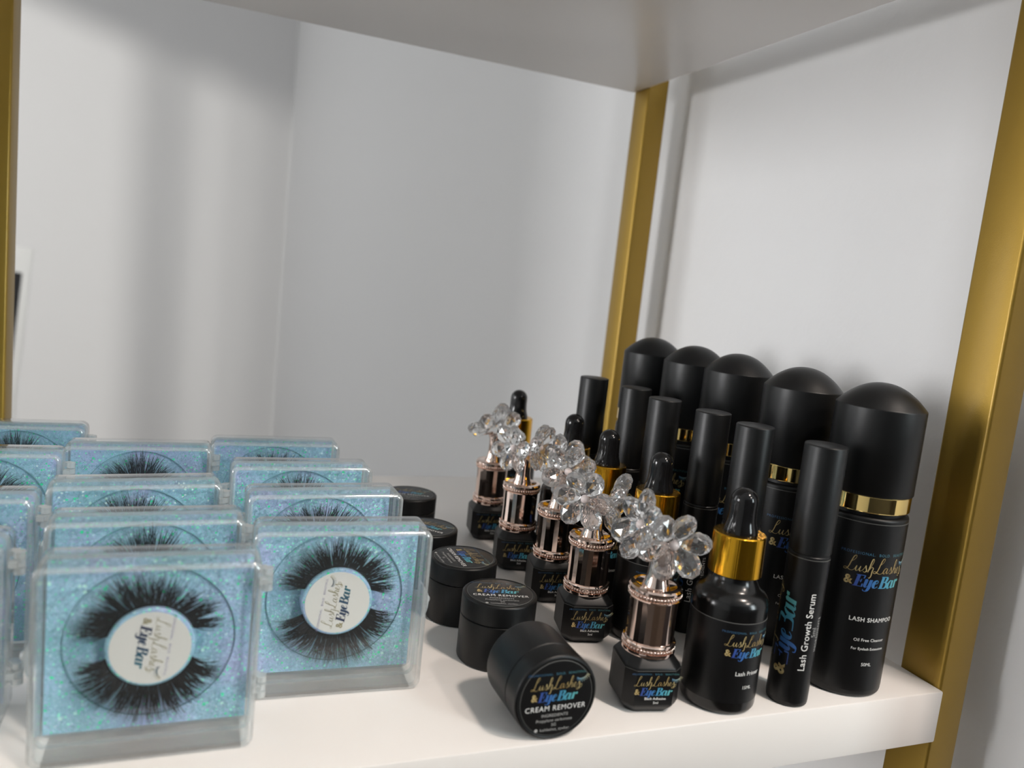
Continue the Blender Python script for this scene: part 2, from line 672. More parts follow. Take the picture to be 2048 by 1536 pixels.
def fit_text(s, width, bold=0.0, spacing=1.0, heavy=0.0):
    t = text_flat(s, 1.0, bold, spacing)
    if heavy:                       # printed bold: the letters drawn with a wider pen
        one = t
        t = Flat()
        for i, (dx, dy) in enumerate(((-heavy, 0), (heavy, 0), (0, -heavy), (0, heavy))):
            c = one.place(1, dx, dy)
            c.l = [0.00003 * i] * len(c.v)
            t.merge(c)
    xs = [p[0] for p in t.v]
    return t.place(width / (max(xs) - min(xs)), 0, 0)


SCRIPT, SCRIPT_W = script_words()
BOLD = bold_words()
MARK = lash_mark_flat()


def logo(width, dark_bg=True):
    """returns list of (part name, Flat, material); centred, baseline of the script at y=0"""
    s = width / SCRIPT_W
    x0 = -width / 2
    k = 1.35 * s
    amp = text_flat('&', 2.1 * s, bold=0.03).place(1, x0 + 0.55 * s, -2.35 * s)
    sc_ = SCRIPT.place(s, x0, 0).merge(amp)
    bo = BOLD.place(k, x0 + 1.35 * s, -2.6 * s)
    tg = text_flat('PROFESSIONAL.  BOLD.  BEAUTIFUL', 0.68 * s, spacing=1.2).place(1, -0.3 * s, 3.0 * s)
    mk = MARK.place(1.25 * s, x0 + width - 0.1 * s, 2.75 * s, 0.25)
    if dark_bg:
        return [('script_lettering', sc_, 'gold_script'), ('bold_lettering', bo, 'blue_bold'), ('tagline_lettering', tg, 'tag_print'), ('eyelash_emblem', mk, 'lash_mark')]
    return [('script_lettering', sc_, 'olive_script'), ('bold_lettering', bo, 'navy_bold'), ('tagline_lettering', tg, 'lilac_print'), ('eyelash_emblem', mk, 'lash_mark_dark')]


def put_flat(name, fl, mat, parent, fn):
    return mesh_obj(name, [fn(x, y, h_) for (x, y), h_ in zip(fl.v, fl.l)], fl.f, mat, parent, uvs=fl.u)


def wrap(r, z0, turn=0.0, off=0.00012):
    def fn(x, y, lift=0.0):
        a = x / r + turn
        rr = r + off + lift
        return (rr * math.sin(a), -rr * math.cos(a), z0 + y)
    return fn


def move(parts, dx, dy, rot=0.0, s=1.0):
    return [(n_, f_.place(s, dx, dy, rot), m_) for n_, f_, m_ in parts]


def cyl_label(name, r, z0, z1, a0, a1, parent, off=0.00009, edge=0.00028, n=40, notch=0.0):
    """thin paper label wrapped on a cylinder, pale cut edge along its top"""
    verts, faces, mi = [], [], []
    zs = [z0, z1 - edge, z1]
    for i in range(n + 1):
        a = a0 + (a1 - a0) * i / n
        for z in zs:
            verts.append(((r + off) * math.sin(a), -(r + off) * math.cos(a), z))
        verts.append(((r - 0.0001) * math.sin(a), -(r - 0.0001) * math.cos(a), z1))
    for i in range(n):
        b = 4 * i
        for k in range(3):
            faces.append((b + k, b + 4 + k, b + 5 + k, b + 1 + k))
            mi.append(0 if k == 0 else 1)
    return mesh_obj(name, verts, faces, ['black_label', 'label_edge'], parent, smooth=50, mat_idx=mi)


# ------------------------------------------------------------------ the room
def struct(name, dims, mat, bevel=0.0):
    return tag(boxobj(name, dims, mat, None, bevel), kind='structure')


WX = 0.038          # face of the wall close to the right side of the shelf unit
BY = 3.40           # face of the far wall
LX, FY, RX = -2.6, -3.4, 1.6
struct('floor', (LX - 0.1, RX + 0.1, FY - 0.1, BY + 0.1, FLOOR_Z - 0.06, FLOOR_Z), 'floor_wood')
struct('ceiling', (LX - 0.1, RX + 0.1, FY - 0.1, BY + 0.1, CEIL_Z, CEIL_Z + 0.06), 'ceiling_paint')
struct('wall_right', (WX, WX + 0.1, -0.10, BY + 0.1, FLOOR_Z, CEIL_Z), 'wall_paint')
struct('wall_back', (LX - 0.1, WX + 0.1, BY, BY + 0.1, FLOOR_Z, CEIL_Z), 'wall_paint')
# left wall with three tall window openings in its far half, sunlight falls through them on the far wall
wb = bmesh.new()
OZ0, OZ1 = -0.25, 1.46
SLOPE = SUN_DIR.y / SUN_DIR.x


def back_to_left(x):          # where the sun ray that ends at x on the far wall passes the left wall
    return BY - (x - LX) * SLOPE


JAMB = 0.1 * SLOPE
OPEN = [(back_to_left(-0.52) - JAMB, back_to_left(-1.25)), (back_to_left(-0.15) - JAMB, back_to_left(-0.37)), (back_to_left(0.03) - JAMB, back_to_left(-0.07))]
OPEN.sort()
y = FY
for (o0, o1) in OPEN:
    box(wb, LX - 0.1, LX, y, o0, FLOOR_Z, CEIL_Z)
    box(wb, LX - 0.1, LX, o0, o1, FLOOR_Z, OZ0)
    box(wb, LX - 0.1, LX, o0, o1, OZ1, CEIL_Z)
    y = o1
box(wb, LX - 0.1, LX, y, BY, FLOOR_Z, CEIL_Z)
tag(bm_obj('wall_left', wb, 'wall_paint'), kind='structure')
for (o0, o1) in OPEN:
    pl = area('window_portal', (LX - 0.05, (o0 + o1) / 2, (OZ0 + OZ1) / 2), (LX + 1, (o0 + o1) / 2, (OZ0 + OZ1) / 2), o1 - o0, OZ1 - OZ0, 1.0, (1, 1, 1))
    pl.data.cycles.is_portal = True
struct('added_shade_wall', (LX, -0.95, 0.30, 0.40, FLOOR_Z, CEIL_Z), 'wall_paint')  # unseen, added to keep left window light off the right wall's far part
struct('wall_front', (LX - 0.1, RX + 0.1, FY - 0.1, FY, FLOOR_Z, CEIL_Z), 'dark_paint')
struct('wall_side', (RX, RX + 0.1, FY, -0.10, FLOOR_Z, CEIL_Z), 'dark_paint')
struct('wall_return', (WX + 0.1, RX + 0.1, -0.10, 0.0, FLOOR_Z, CEIL_Z), 'wall_paint')


def window(name, x, yc, zc, wy, hz):
    r = bpy.data.objects.new(name, None)
    COL.objects.link(r)
    tag(r, kind='structure')
    r.location = (x, yc, zc)
    t = 0.05
    boxobj('window_frame', (-0.03, 0.03, -wy / 2 - t, wy / 2 + t, hz / 2, hz / 2 + t), 'window_frame_white', r)
    boxobj('window_frame', (-0.03, 0.03, -wy / 2 - t, wy / 2 + t, -hz / 2 - t, -hz / 2), 'window_frame_white', r)
    boxobj('window_frame', (-0.03, 0.03, -wy / 2 - t, -wy / 2, -hz / 2, hz / 2), 'window_frame_white', r)
    boxobj('window_frame', (-0.03, 0.03, wy / 2, wy / 2 + t, -hz / 2, hz / 2), 'window_frame_white', r)


window('window_1', LX + 0.03, 0.03, 0.33, 0.52, 0.62)
window('window_2', RX - 0.03, -2.3, 0.75, 0.82, 1.12)

# print stuck slightly crooked on the far wall
po = thing('wall_poster', 'white poster with a black picture stuck slightly crooked on the far wall', 'poster', (-1.188, BY - 0.0012, -0.375))
po.rotation_euler = (0, math.radians(4.5), 0)
boxobj('sheet', (-0.25, 0.25, 0.0, 0.0011, -0.46, 0.46), 'poster_white', po, bevel=0.0003)
boxobj('picture', (-0.222, 0.222, -0.0004, 0.0008, -0.36, 0.36), 'poster_black', po)

# ------------------------------------------------------------------ shelf unit
SH_D, SH_W, SH_T, SH_H = 0.3267, 0.391, 0.0225, 0.2929
un = thing('shelf_unit', 'white shelves on gold square metal posts standing beside the wall', 'shelf', (0, 0, FLOOR_Z))
b0 = -FLOOR_Z
for z in (b0 - 0.32, b0, b0 + SH_H + SH_T):
    boxobj('shelf_board', (-SH_W, 0.0, 0.0, SH_D, z - SH_T, z), 'white_lacquer', un, bevel=0.0008)
PW, PD = 0.0165, 0.0205
for (x, y) in ((0.0003, 0.0022), (0.0003, SH_D - PD), (-SH_W - PW - 0.0003, 0.0022), (-SH_W - PW - 0.0003, SH_D - PD)):
    boxobj('post', (x, x + PW, y, y + PD, 0.0, b0 + 0.42), 'gold_paint', un, bevel=0.0014, seg=3)


# ------------------------------------------------------------------ shampoo bottles
def make_shampoo(label):
    t = thing('shampoo_bottle', label, 'bottle', group='row of tall black shampoo bottles')
    r = 0.0166
    body = [(0, 0.0)] + [(r - 0.0018, 0.0)] + arc(r - 0.0016, 0.0016, 0.0016, -90, 0, 4) + [(r, 0.0715)] + arc(r - 0.001, 0.0715, 0.001, 0, 90, 3) + [(r - 0.002, 0.0726), (r - 0.002, 0.0755), (0, 0.0755)]
    lathe('body', body, 'black_matte', t)
    lathe('gold_ring', [(r - 0.003, 0.0742), (r - 0.0004, 0.0742), (r - 0.0002, 0.0745), (r - 0.0002, 0.0803), (r - 0.0004, 0.0806), (r - 0.003, 0.0806)], 'gold_polished', t)
    rc = 0.0168
    cap = [(r - 0.002, 0.0806), (rc - 0.0003, 0.0806), (rc, 0.0810), (rc, 0.1136)] + arc(rc - 0.0009, 0.1136, 0.0009, 0, 52, 4)[1:]
    r2, z2 = cap[-1]
    for i in range(1, 12):
        q = 1 - i / 11
        cap.append((r2 * q, z2 + (0.1232 - z2) * (1 - q ** 2.15)))
    cap[-1] = (0, 0.1232)
    lathe('cap', cap, 'black_matte', t, smooth=60)
    lb = cyl_label('label', r, 0.003, 0.0705, -2.4, 2.4, t)
    f0 = wrap(r, 0.0, 0.0, 0.00018)
    for n_, fl, m_ in move(logo(0.0245), 0, 0.0512):
        put_flat(n_, fl, m_, lb, f0)
    pr = fit_text('LASH SHAMPOO', 0.0188, heavy=0.026, spacing=1.1).place(1, 0.0010, 0.0315)
    pr.merge(fit_text('Oil Free Cleanser', 0.0130, heavy=0.008, spacing=1.05).place(1, 0.001, 0.0235))
    pr.merge(fit_text('For Eyelash Extensions', 0.0138, heavy=0.006, spacing=1.02).place(1, 0.001, 0.0200))
    pr.merge(fit_text('50ML', 0.0042, heavy=0.01).place(1, 0.001, 0.0135))
    put_flat('product_lettering', pr, 'white_print', lb, f0)
    index_kids(t)
    return t


ORD = ['frontmost', 'second', 'third', 'fourth', 'rearmost']
sh = [(-0.0395, 0.0190, -14), (-0.0412, 0.0610, -14), (-0.0400, 0.1085, -30), (-0.0440, 0.1400, -70), (-0.0460, 0.1795, -40)]
SHL = ['frontmost tall black shampoo bottle with domed cap, next to the front gold post',
       'second tall black shampoo bottle with domed cap counting from the front gold post',
       'middle one of the five tall black shampoo bottles with domed caps',
       'fourth tall black shampoo bottle with domed cap counting from the front',
       'rearmost tall black shampoo bottle with domed cap, beside the rear gold post']
p0 = make_shampoo(SHL[0])
for i, (x, y, a) in enumerate(sh):
    if i == 0:
        p0.location = (x, y, 0)
        p0.rotation_euler = (0, 0, math.radians(a))
    else:
        dup(p0, (x, y, 0), math.radians(a), SHL[i])


# ------------------------------------------------------------------ serum tubes
def make_serum(label):
    t = thing('serum_tube', label, 'tube', group='row of slim black serum tubes')
    r = 0.0076
    lathe('tube', [(0, 0), (r - 0.0012, 0)] + arc(r - 0.0010, 0.0010, 0.0010, -90, 0, 3) + [(r, 0.0585), (r - 0.0004, 0.0590), (r - 0.0004, 0.0595), (0, 0.0595)], 'black_matte', t, seg=44)
    rc = r + 0.0001
    lathe('cap', [(r - 0.002, 0.0593), (rc - 0.0002, 0.0593), (rc, 0.0596), (rc, 0.0994)] + arc(rc - 0.0006, 0.0994, 0.0006, 0, 90, 3)[1:] + [(0, 0.1)], 'black_matte', t, seg=44)
    lb = cyl_label('label', r, 0.002, 0.0578, -2.9, 2.9, t)
    f0 = wrap(r, 0.0, 0.0, 0.00016)
    up = math.pi / 2
    for n_, fl, m_ in move(logo(0.0335), -0.0098, 0.0290, up):
        put_flat(n_, fl, m_, lb, f0)
    pr = fit_text('Lash Growth Serum', 0.0300, heavy=0.012, spacing=1.04).place(1, 0.0046, 0.0300, up)
    put_flat('product_lettering', pr, 'white_print', lb, f0)
    p2 = fit_text('5ml', 0.0036).place(1, 0.0072, 0.0300, up)
    p2.merge(fit_text('INGREDIENTS', 0.0135, spacing=1.1).place(1, 0.0092, 0.0290, up))
    put_flat('small_lettering', p2, 'grey_print', lb, f0)
    index_kids(t)
    return t


SEL = ['frontmost slim black serum tube, standing before the nearest shampoo bottle',
       'second slim black serum tube counting from the front shelf edge',
       'third slim black serum tube from the front, showing its white upright lettering',
       'fourth slim black serum tube counting from the front shelf edge',
       'fifth slim black serum tube from the front, just right of the rear gold post',
       'rearmost slim black serum tube, just left of the rear gold post']
se = [(-0.0735, 0.0090, -42), (-0.0792, 0.0425, -95), (-0.0792, 0.0712, -62), (-0.0850, 0.1012, 40), (-0.0815, 0.1340, 70), (-0.0899, 0.1648, 120)]
p0 = make_serum(SEL[0])
for i, (x, y, a) in enumerate(se):
    if i == 0:
        p0.location = (x, y, 0)
        p0.rotation_euler = (0, 0, math.radians(a))
    else:
        dup(p0, (x, y, 0), math.radians(a), SEL[i])


# ------------------------------------------------------------------ primer dropper bottles
def make_primer(label):
    t = thing('dropper_bottle', label, 'bottle', group='row of black dropper bottles with gold collars')
    r = 0.0139
    pf = [(0, 0.0006), (r - 0.004, 0.0006), (r - 0.0028, 0.0)] + arc(r - 0.0022, 0.0022, 0.0022, -90, 0, 5) + [(r, 0.0392)]
    pf += arc(r - 0.0062, 0.0392, 0.0062, 0, 62, 8)[1:]
    a, b = pf[-1]
    pf += [(a - 0.0008, b + 0.0006), (0.0088, 0.0473), (0.0083, 0.0482), (0.0083, 0.0510), (0, 0.0510)]
    lathe('bottle', pf, 'black_satin', t, smooth=50)
    rg = 0.0098
    lathe('gold_collar', [(rg - 0.002, 0.0498), (rg - 0.0003, 0.0498), (rg, 0.0501), (rg - 0.0002, 0.0646), (rg - 0.0006, 0.0650), (0.004, 0.0650)], 'gold_anodised', t)
    bl = [(0.0064, 0.0649), (0.0063, 0.0660), (0.0060, 0.0672), (0.0055, 0.0686), (0.00515, 0.0705), (0.0050, 0.0730), (0.0050, 0.0768)] + arc(0, 0.0768, 0.0050, 0, 90, 9)[1:]
    bl[-1] = (0, 0.0818)
    lathe('rubber_bulb', bl, 'black_rubber', t, seg=44, smooth=80)
    lb = cyl_label('label', r, 0.0050, 0.0355, -2.3, 2.3, t)
    f0 = wrap(r, 0.0, 0.0, 0.00018)
    for n_, fl, m_ in move(logo(0.0176), 0, 0.0268):
        put_flat(n_, fl, m_, lb, f0)
    pr = fit_text('Lash Primer', 0.0108, heavy=0.018).place(1, 0.0012, 0.0158)
    pr.merge(fit_text('15ML', 0.0037, heavy=0.01).place(1, 0.0012, 0.0106))
    put_flat('product_lettering', pr, 'white_print', lb, f0)
    index_kids(t)
    return t


PRL = ['frontmost black dropper bottle with gold collar and rubber bulb, near the shelf edge',
       'second black dropper bottle from the front, behind the nearest crystal flower',
       'middle one of the five black dropper bottles with gold collars',
       'fourth black dropper bottle with gold collar counting from the front',
       'rearmost black dropper bottle with gold collar, furthest to the left']
pr_ = [(-0.1018, 0.0150, 1), (-0.1036, 0.0690, -8), (-0.1048, 0.1140, -10), (-0.1052, 0.1519, -25), (-0.1071, 0.2264, -20)]
p0 = make_primer(PRL[0])
for i, (x, y, a) in enumerate(pr_):
    if i == 0:
        p0.location = (x, y, 0)
        p0.rotation_euler = (0, 0, math.radians(a))
    else:
        dup(p0, (x, y, 0), math.radians(a), PRL[i])


# ------------------------------------------------------------------ cream jars
def make_jar(label, M=None):
    t = thing('cream_jar', label, 'jar', group='round black cream jars')
    r = 0.0148
    lathe('base', [(0, 0), (r - 0.0012, 0)] + arc(r - 0.001, 0.001, 0.001, -90, 0, 3) + [(r, 0.0176), (r - 0.0004, 0.0179), (r - 0.0010, 0.0179), (0, 0.0179)], 'black_matte', t)
    lid = [(r - 0.003, 0.0181), (r - 0.0004, 0.0181), (r, 0.0183), (r, 0.0253)] + arc(r - 0.001, 0.0253, 0.001, 0, 90, 4)[1:] + [(r - 0.0014, 0.0261), (0, 0.0261)]
    lathe('lid', lid, 'black_matte', t)
    rl = r - 0.0019
    lb = lathe('label', [(rl + 0.00005, 0.0260), (rl + 0.00005, 0.02625), (rl - 0.00015, 0.02628), (0, 0.02628)], 'black_label', t, seg=56)
    lathe('label_edge', [(rl + 0.00012, 0.02605), (rl + 0.00012, 0.02627), (rl - 0.00005, 0.02632)], 'label_edge', lb, seg=56)

    def f0(x, y, lift=0.0):
        return (x, y, 0.02636 + lift)
    for n_, fl, m_ in move(logo(0.0176), -0.0002, 0.0033):
        put_flat(n_, fl, m_, lb, f0)
    pr = fit_text('CREAM REMOVER', 0.0218, spacing=1.1).place(1, 0, -0.0042)
    put_flat('product_lettering', pr, 'white_print', lb, f0)
    p2 = text_flat('INGREDIENTS', 0.0015, spacing=1.05).place(1, 0, -0.0064)
    p2.merge(text_flat('Propylene carbonate', 0.00148, spacing=1.05).place(1, 0, -0.0081))
    p2.merge(text_flat('5G', 0.0015).place(1, 0, -0.0097))
    p2.merge(text_flat('lushlashes_eyebar', 0.00140, spacing=1.05).place(1, 0.0005, -0.0113))
    dot = Flat()
    dot.add([(0.0006 * math.cos(i * math.pi / 6), 0.0006 * math.sin(i * math.pi / 6)) for i in range(12)], [tuple(range(12))])
    p2.merge(dot.place(1, -0.0062, -0.0108))
    put_flat('small_lettering', p2, 'grey_print', lb, f0)
    index_kids(t)
    return t


JL = ['black cream jar lying tipped on its side at the shelf edge, lid facing out',
      'upright black cream jar right behind the tipped jar, lid lettering readable',
      'upright black cream jar beside the frontmost right lash case, lid lettering turned sideways',
      'third upright black cream jar from the front, partly behind a lash case',
      'rearmost black cream jar, mostly hidden behind a lash case']
p0 = make_jar(JL[1])
p0.location = (-0.1757, 0.0598, 0)
p0.rotation_euler = (0, 0, math.radians(-14))
for i, (x, y, a) in enumerate([(-0.1783, 0.0985, -88), (-0.1838, 0.1392, -48), (-0.1785, 0.1953, -20)]):
    dup(p0, (x, y, 0), math.radians(a), JL[i + 2])
j = dup(p0, (-0.1768, 0.0276, 0.0148), 0, JL[0])
# lid (+Z) turned towards -Y, text up, rolled slightly
j.rotation_euler = (Matrix.Rotation(math.radians(1), 3, 'Z') @ Matrix.Rotation(math.radians(90), 3, 'X') @ Matrix.Rotation(math.radians(0), 3, 'Z')).to_euler()


# ------------------------------------------------------------------ adhesive bottles with crystal flowers
def petal_mesh():
    bm = bmesh.new()
    bmesh.ops.create_icosphere(bm, subdivisions=2, radius=1.0)
    for v in bm.verts:
        x, y, z = v.co
        k = 0.62 + 0.38 * min(1.0, (x + 1.0) / 1.1)
        v.co = (x * 0.0062, y * 0.0050 * k, z * 0.0033 * k)
    bm.normal_update()
    me = bpy.data.meshes.new('petal')
    bm.to_mesh(me)
    bm.free()
    me.materials.append(MATS['crystal'])
    return me


PETAL = petal_mesh()


def add_flower(parent, centre, axis, spin, n, rnd):
    """flower centre bead with crystal petals; axis is the way the flower faces"""
    ax = Vector(axis).normalized()
    q = ax.to_track_quat('Z', 'Y').to_matrix()
    bm = bmesh.new()
    bmesh.ops.create_icosphere(bm, subdivisions=2, radius=0.0019)
    fo = bm_obj('flower_centre', bm, 'pearl_bead', parent, smooth=180)
    c = Vector(centre)
    fo.location = c + ax * 0.0016
    for i in range(n):
        a = spin + 2 * math.pi * i / n + rnd.uniform(-0.1, 0.1)
        M = Matrix.Rotation(a, 3, 'Z') @ Matrix.Rotation(math.radians(rnd.uniform(-34, -14)), 3, 'Y') @ Matrix.Rotation(rnd.uniform(-0.5, 0.5), 3, 'X')
        po_ = bpy.data.objects.new('petal', PETAL)
        COL.objects.link(po_)
        po_.parent = fo
        off = Matrix.Rotation(a, 3, 'Z') @ Vector((0.0074, 0, 0.0006 + 0.0006 * (i % 2)))
        po_.location = q @ off
        po_.rotation_euler = (q @ M).to_euler()
    return fo


def make_adhesive(label):
    t = thing('adhesive_bottle', label, 'bottle', group='black adhesive bottles with crystal flower caps')
    h, ch = 0.0106, 0.0034

    def octo(hh, cc, z):
        return [Vector(p) for p in ((hh - cc, -hh, z), (hh, -hh + cc, z), (hh, hh - cc, z), (hh - cc, hh, z), (-hh + cc, hh, z), (-hh, hh - cc, z), (-hh, -hh + cc, z), (-hh + cc, -hh, z))]
    loops = [octo(h - 0.0028, ch - 0.0008, 0.0), octo(h - 0.0024, ch - 0.0008, 0.0002), octo(h, ch, 0.0032), octo(h, ch, 0.0172), octo(h - 0.0030, ch - 0.0006, 0.0212), octo(h - 0.0042, ch - 0.0006, 0.0218)]
    bm = bmesh.new()
    L = [[bm.verts.new(v) for v in lp] for lp in loops]
    for A, B in zip(L[:-1], L[1:]):
        for i in range(8):
            k = (i + 1) % 8
            bm.faces.new((A[i], A[k], B[k], B[i]))
    bm.faces.new(list(reversed(L[0])))
    bm.faces.new(L[-1])
    bmesh.ops.bevel(bm, geom=bm.edges[:], offset=0.0006, segments=2, profile=0.5, affect='EDGES')
    bm_obj('body', bm, 'black_matte', t, smooth=45)
    # wrap-round label on front face, chamfers and sides
    e = 0.00010
    path = [(-h - e, 0.004), (-h - e, -h + ch), (-h + ch, -h - e), (h - ch, -h - e), (h + e, -h + ch), (h + e, 0.004)]
    verts, faces, mi = [], [], []
    for (x, y) in path:
        verts += [(x, y, 0.0040), (x, y, 0.01655), (x, y, 0.0168)]
    for i in range(len(path) - 1):
        b = 3 * i
        faces += [(b, b + 3, b + 4, b + 1), (b + 1, b + 4, b + 5, b + 2)]
        mi += [0, 1]
    lb = mesh_obj('label', verts, faces, ['black_label', 'label_edge'], t, mat_idx=mi)

    def f0(x, y, lift=0.0):
        return (x, -h - 0.00022 - lift, y)
    for n_, fl, m_ in move(logo(0.0150), 0.0002, 0.0112):
        put_flat(n_, fl, m_, lb, f0)
    p = fit_text('Black Adhesive', 0.0080, heavy=0.01).place(1, 0.0006, 0.0060)
    p.merge(text_flat('5ml', 0.0014).place(1, 0.0010, 0.0044))
    put_flat('product_lettering', p, 'white_print', lb, f0)
    # metal cap
    rc, rr = 0.0088, 0.0097
    z0 = 0.0205
    cap = [(rc - 0.003, z0), (rr, z0), (rr + 0.0001, z0 + 0.0006), (rr, z0 + 0.0012), (rr - 0.0006, z0 + 0.0014), (rr - 0.0006, z0 + 0.0030), (rr, z0 + 0.0032), (rr + 0.0001, z0 + 0.0038), (rr - 0.0002, z0 + 0.0042), (rc - 0.0012, z0 + 0.0046),
           (rc - 0.0012, 0.0402), (rr - 0.0002, 0.0405), (rr, 0.0410), (rr - 0.0006, 0.0414), (rr - 0.0006, 0.0430), (rr, 0.0433), (rr, 0.0441), (rr - 0.0006, 0.0447), (rr - 0.0022, 0.0449), (0.0052, 0.0440), (0.0046, 0.0440), (0, 0.0440)]
    cp = lathe('cap', cap, 'rose_gold', t, seg=48, smooth=28)
    lathe('cap_sleeve', [(rc, z0 + 0.0042), (rc - 0.00015, 0.0325), (rc, 0.0406)], 'rose_gold', cp, seg=26, smooth=8)
    bm = bmesh.new()
    for zz in (z0 + 0.0022, 0.0422):
        for i in range(48):
            a = 2 * math.pi * i / 48
            bmesh.ops.create_icosphere(bm, subdivisions=1, radius=0.00062, matrix=Matrix.Translation(((rr - 0.0004) * math.cos(a), (rr - 0.0004) * math.sin(a), zz)))
    tag(bm_obj('beading', bm, 'rose_gold', cp, smooth=180), kind='stuff')
    lathe('stem', [(0.0050, 0.0439), (0.0049, 0.0446), (0.0042, 0.0462), (0.0037, 0.0490), (0.0034, 0.0540), (0.0036, 0.0572), (0.0044, 0.0594), (0.0040, 0.0600), (0, 0.0600)], 'rose_gold', t, seg=28, smooth=60)
    # little metal leaves under the flowers
    bm = bmesh.new()
    for i in range(6):
        a = 2 * math.pi * i / 6
        M = Matrix.Rotation(a, 4, 'Z') @ Matrix.Translation((0.0052, 0, 0.0598)) @ Matrix.Rotation(math.radians(20), 4, 'Y') @ Matrix.Diagonal((0.0028, 0.0016, 0.0004, 1))
        bmesh.ops.create_icosphere(bm, subdivisions=1, radius=1.0, matrix=M)
    bm_obj('calyx', bm, 'rose_gold', t)
    return t


AL = ['frontmost black adhesive bottle with crystal flower cap, beside the tipped cream jar',
      'second black adhesive bottle with crystal flower cap counting from the front',
      'middle one of the five black adhesive bottles with crystal flower caps',
      'fourth black adhesive bottle with crystal flower cap counting from the front',
      'rearmost black adhesive bottle with crystal flower cap, by the back of the shelf']
# per bottle: position, turn, flowers as (offset from stem top, axis, spin, petals)
RIGHT, LEFT = (0.9, -0.5, 0.0), (-0.9, -0.3, 0.1)
ad = [
    (-0.1325, 0.0186, -10, [((0.0020, -0.0050, 0.0618), (-0.15, -0.95, -0.12), 0.2, 6), ((-0.0065, 0.0020, 0.0655), (-0.88, -0.10, 0.30), 0.6, 6)]),
    (-0.1312, 0.0722, -12, [((-0.0055, -0.0025, 0.0610), (-0.45, -0.85, -0.05), 0.0, 6), ((0.0060, -0.0005, 0.0600), (0.85, -0.35, -0.15), 0.5, 6)]),
    (-0.1288, 0.1122, -10, [((0.0010, -0.0050, 0.0630), (-0.15, -0.95, 0.0), 0.3, 6), ((0.0020, 0.0055, 0.0645), (0.6, 0.6, 0.3), 0.1, 6)]),
    (-0.1311, 0.1526, -14, [((-0.0055, -0.0015, 0.0630), (-0.8, -0.55, -0.1), 0.2, 6), ((0.0055, -0.0010, 0.0640), (0.8, -0.55, 0.0), 0.7, 6)]),
    (-0.1303, 0.1986, -8, [((-0.0030, 0.0010, 0.0640), (-0.6, 0.5, 0.75), 0.4, 6), ((0.0045, 0.0010, 0.0640), (0.8, 0.4, 0.4), 0.0, 5)]),
]
base = make_adhesive(AL[0])
index_kids(base)
roots = [base]
for i in range(1, 5):
    roots.append(dup(base, (0, 0, 0), 0, AL[i]))
rnd = random.Random(5)
for r_, (x, y, a, fls) in zip(roots, ad):
    r_.location = (x, y, 0)
    r_.rotation_euler = (0, 0, math.radians(a))
    for (c, ax, sp, n) in fls:
        add_flower(r_, c, ax, sp, n, rnd)

# ------------------------------------------------------------------ lash cases
CW, CH, CD = 0.0595, 0.0585, 0.0180
LID_D = 0.0110


def rrect(hw, hh, r, n=5):
    out = []
    for (cx_, cz_, a0) in ((hw - r, hh - r, 0), (-hw + r, hh - r, 90), (-hw + r, -hh + r, 180), (hw - r, -hh + r, 270)):
        for i in range(n + 1):
            a = math.radians(a0 + 90 * i / n)
            out.append((cx_ + r * math.cos(a), cz_ + r * math.sin(a)))
    return out


def shell(y_face, y_open, t):
    """open tray of rounded walls: face wall at y_face, open towards y_open"""
    s = 1 if y_open > y_face else -1
    hw, hh = CW / 2, CH / 2
    loops = [
        (rrect(hw - 0.0013, hh - 0.0013, 0.0019), y_face),
        (rrect(hw - 0.0004, hh - 0.0004, 0.0028), y_face + s * 0.0004),
        (rrect(hw, hh, 0.0032), y_face + s * 0.0010),
        (rrect(hw, hh, 0.0032), y_open),
        (rrect(hw - t, hh - t, 0.0022), y_open),
        (rrect(hw - t, hh - t, 0.0022), y_face + s * (t + 0.0006)),
        (rrect(hw - t - 0.0006, hh - t - 0.0006, 0.0018), y_face + s * t),
    ]
    verts, faces = [], []
    m = len(loops[0][0])
    for lp, y in loops:
        verts += [(x, y, z) for x, z in lp]
    for k in range(len(loops) - 1):
        for i in range(m):
            q = (i + 1) % m
            f = (k * m + i, k * m + q, (k + 1) * m + q, (k + 1) * m + i)
            faces.append(f if s > 0 else f[::-1])
    f = tuple(range(m - 1, -1, -1))
    faces.append(f if s > 0 else f[::-1])
    f = tuple((len(loops) - 1) * m + i for i in range(m))
    faces.append(f if s > 0 else f[::-1])
    mi = [1 if k in (0, 1, 3, 5) else 0 for k in range(len(loops) - 1) for i in range(m)] + [0, 0]
    return verts, faces, mi


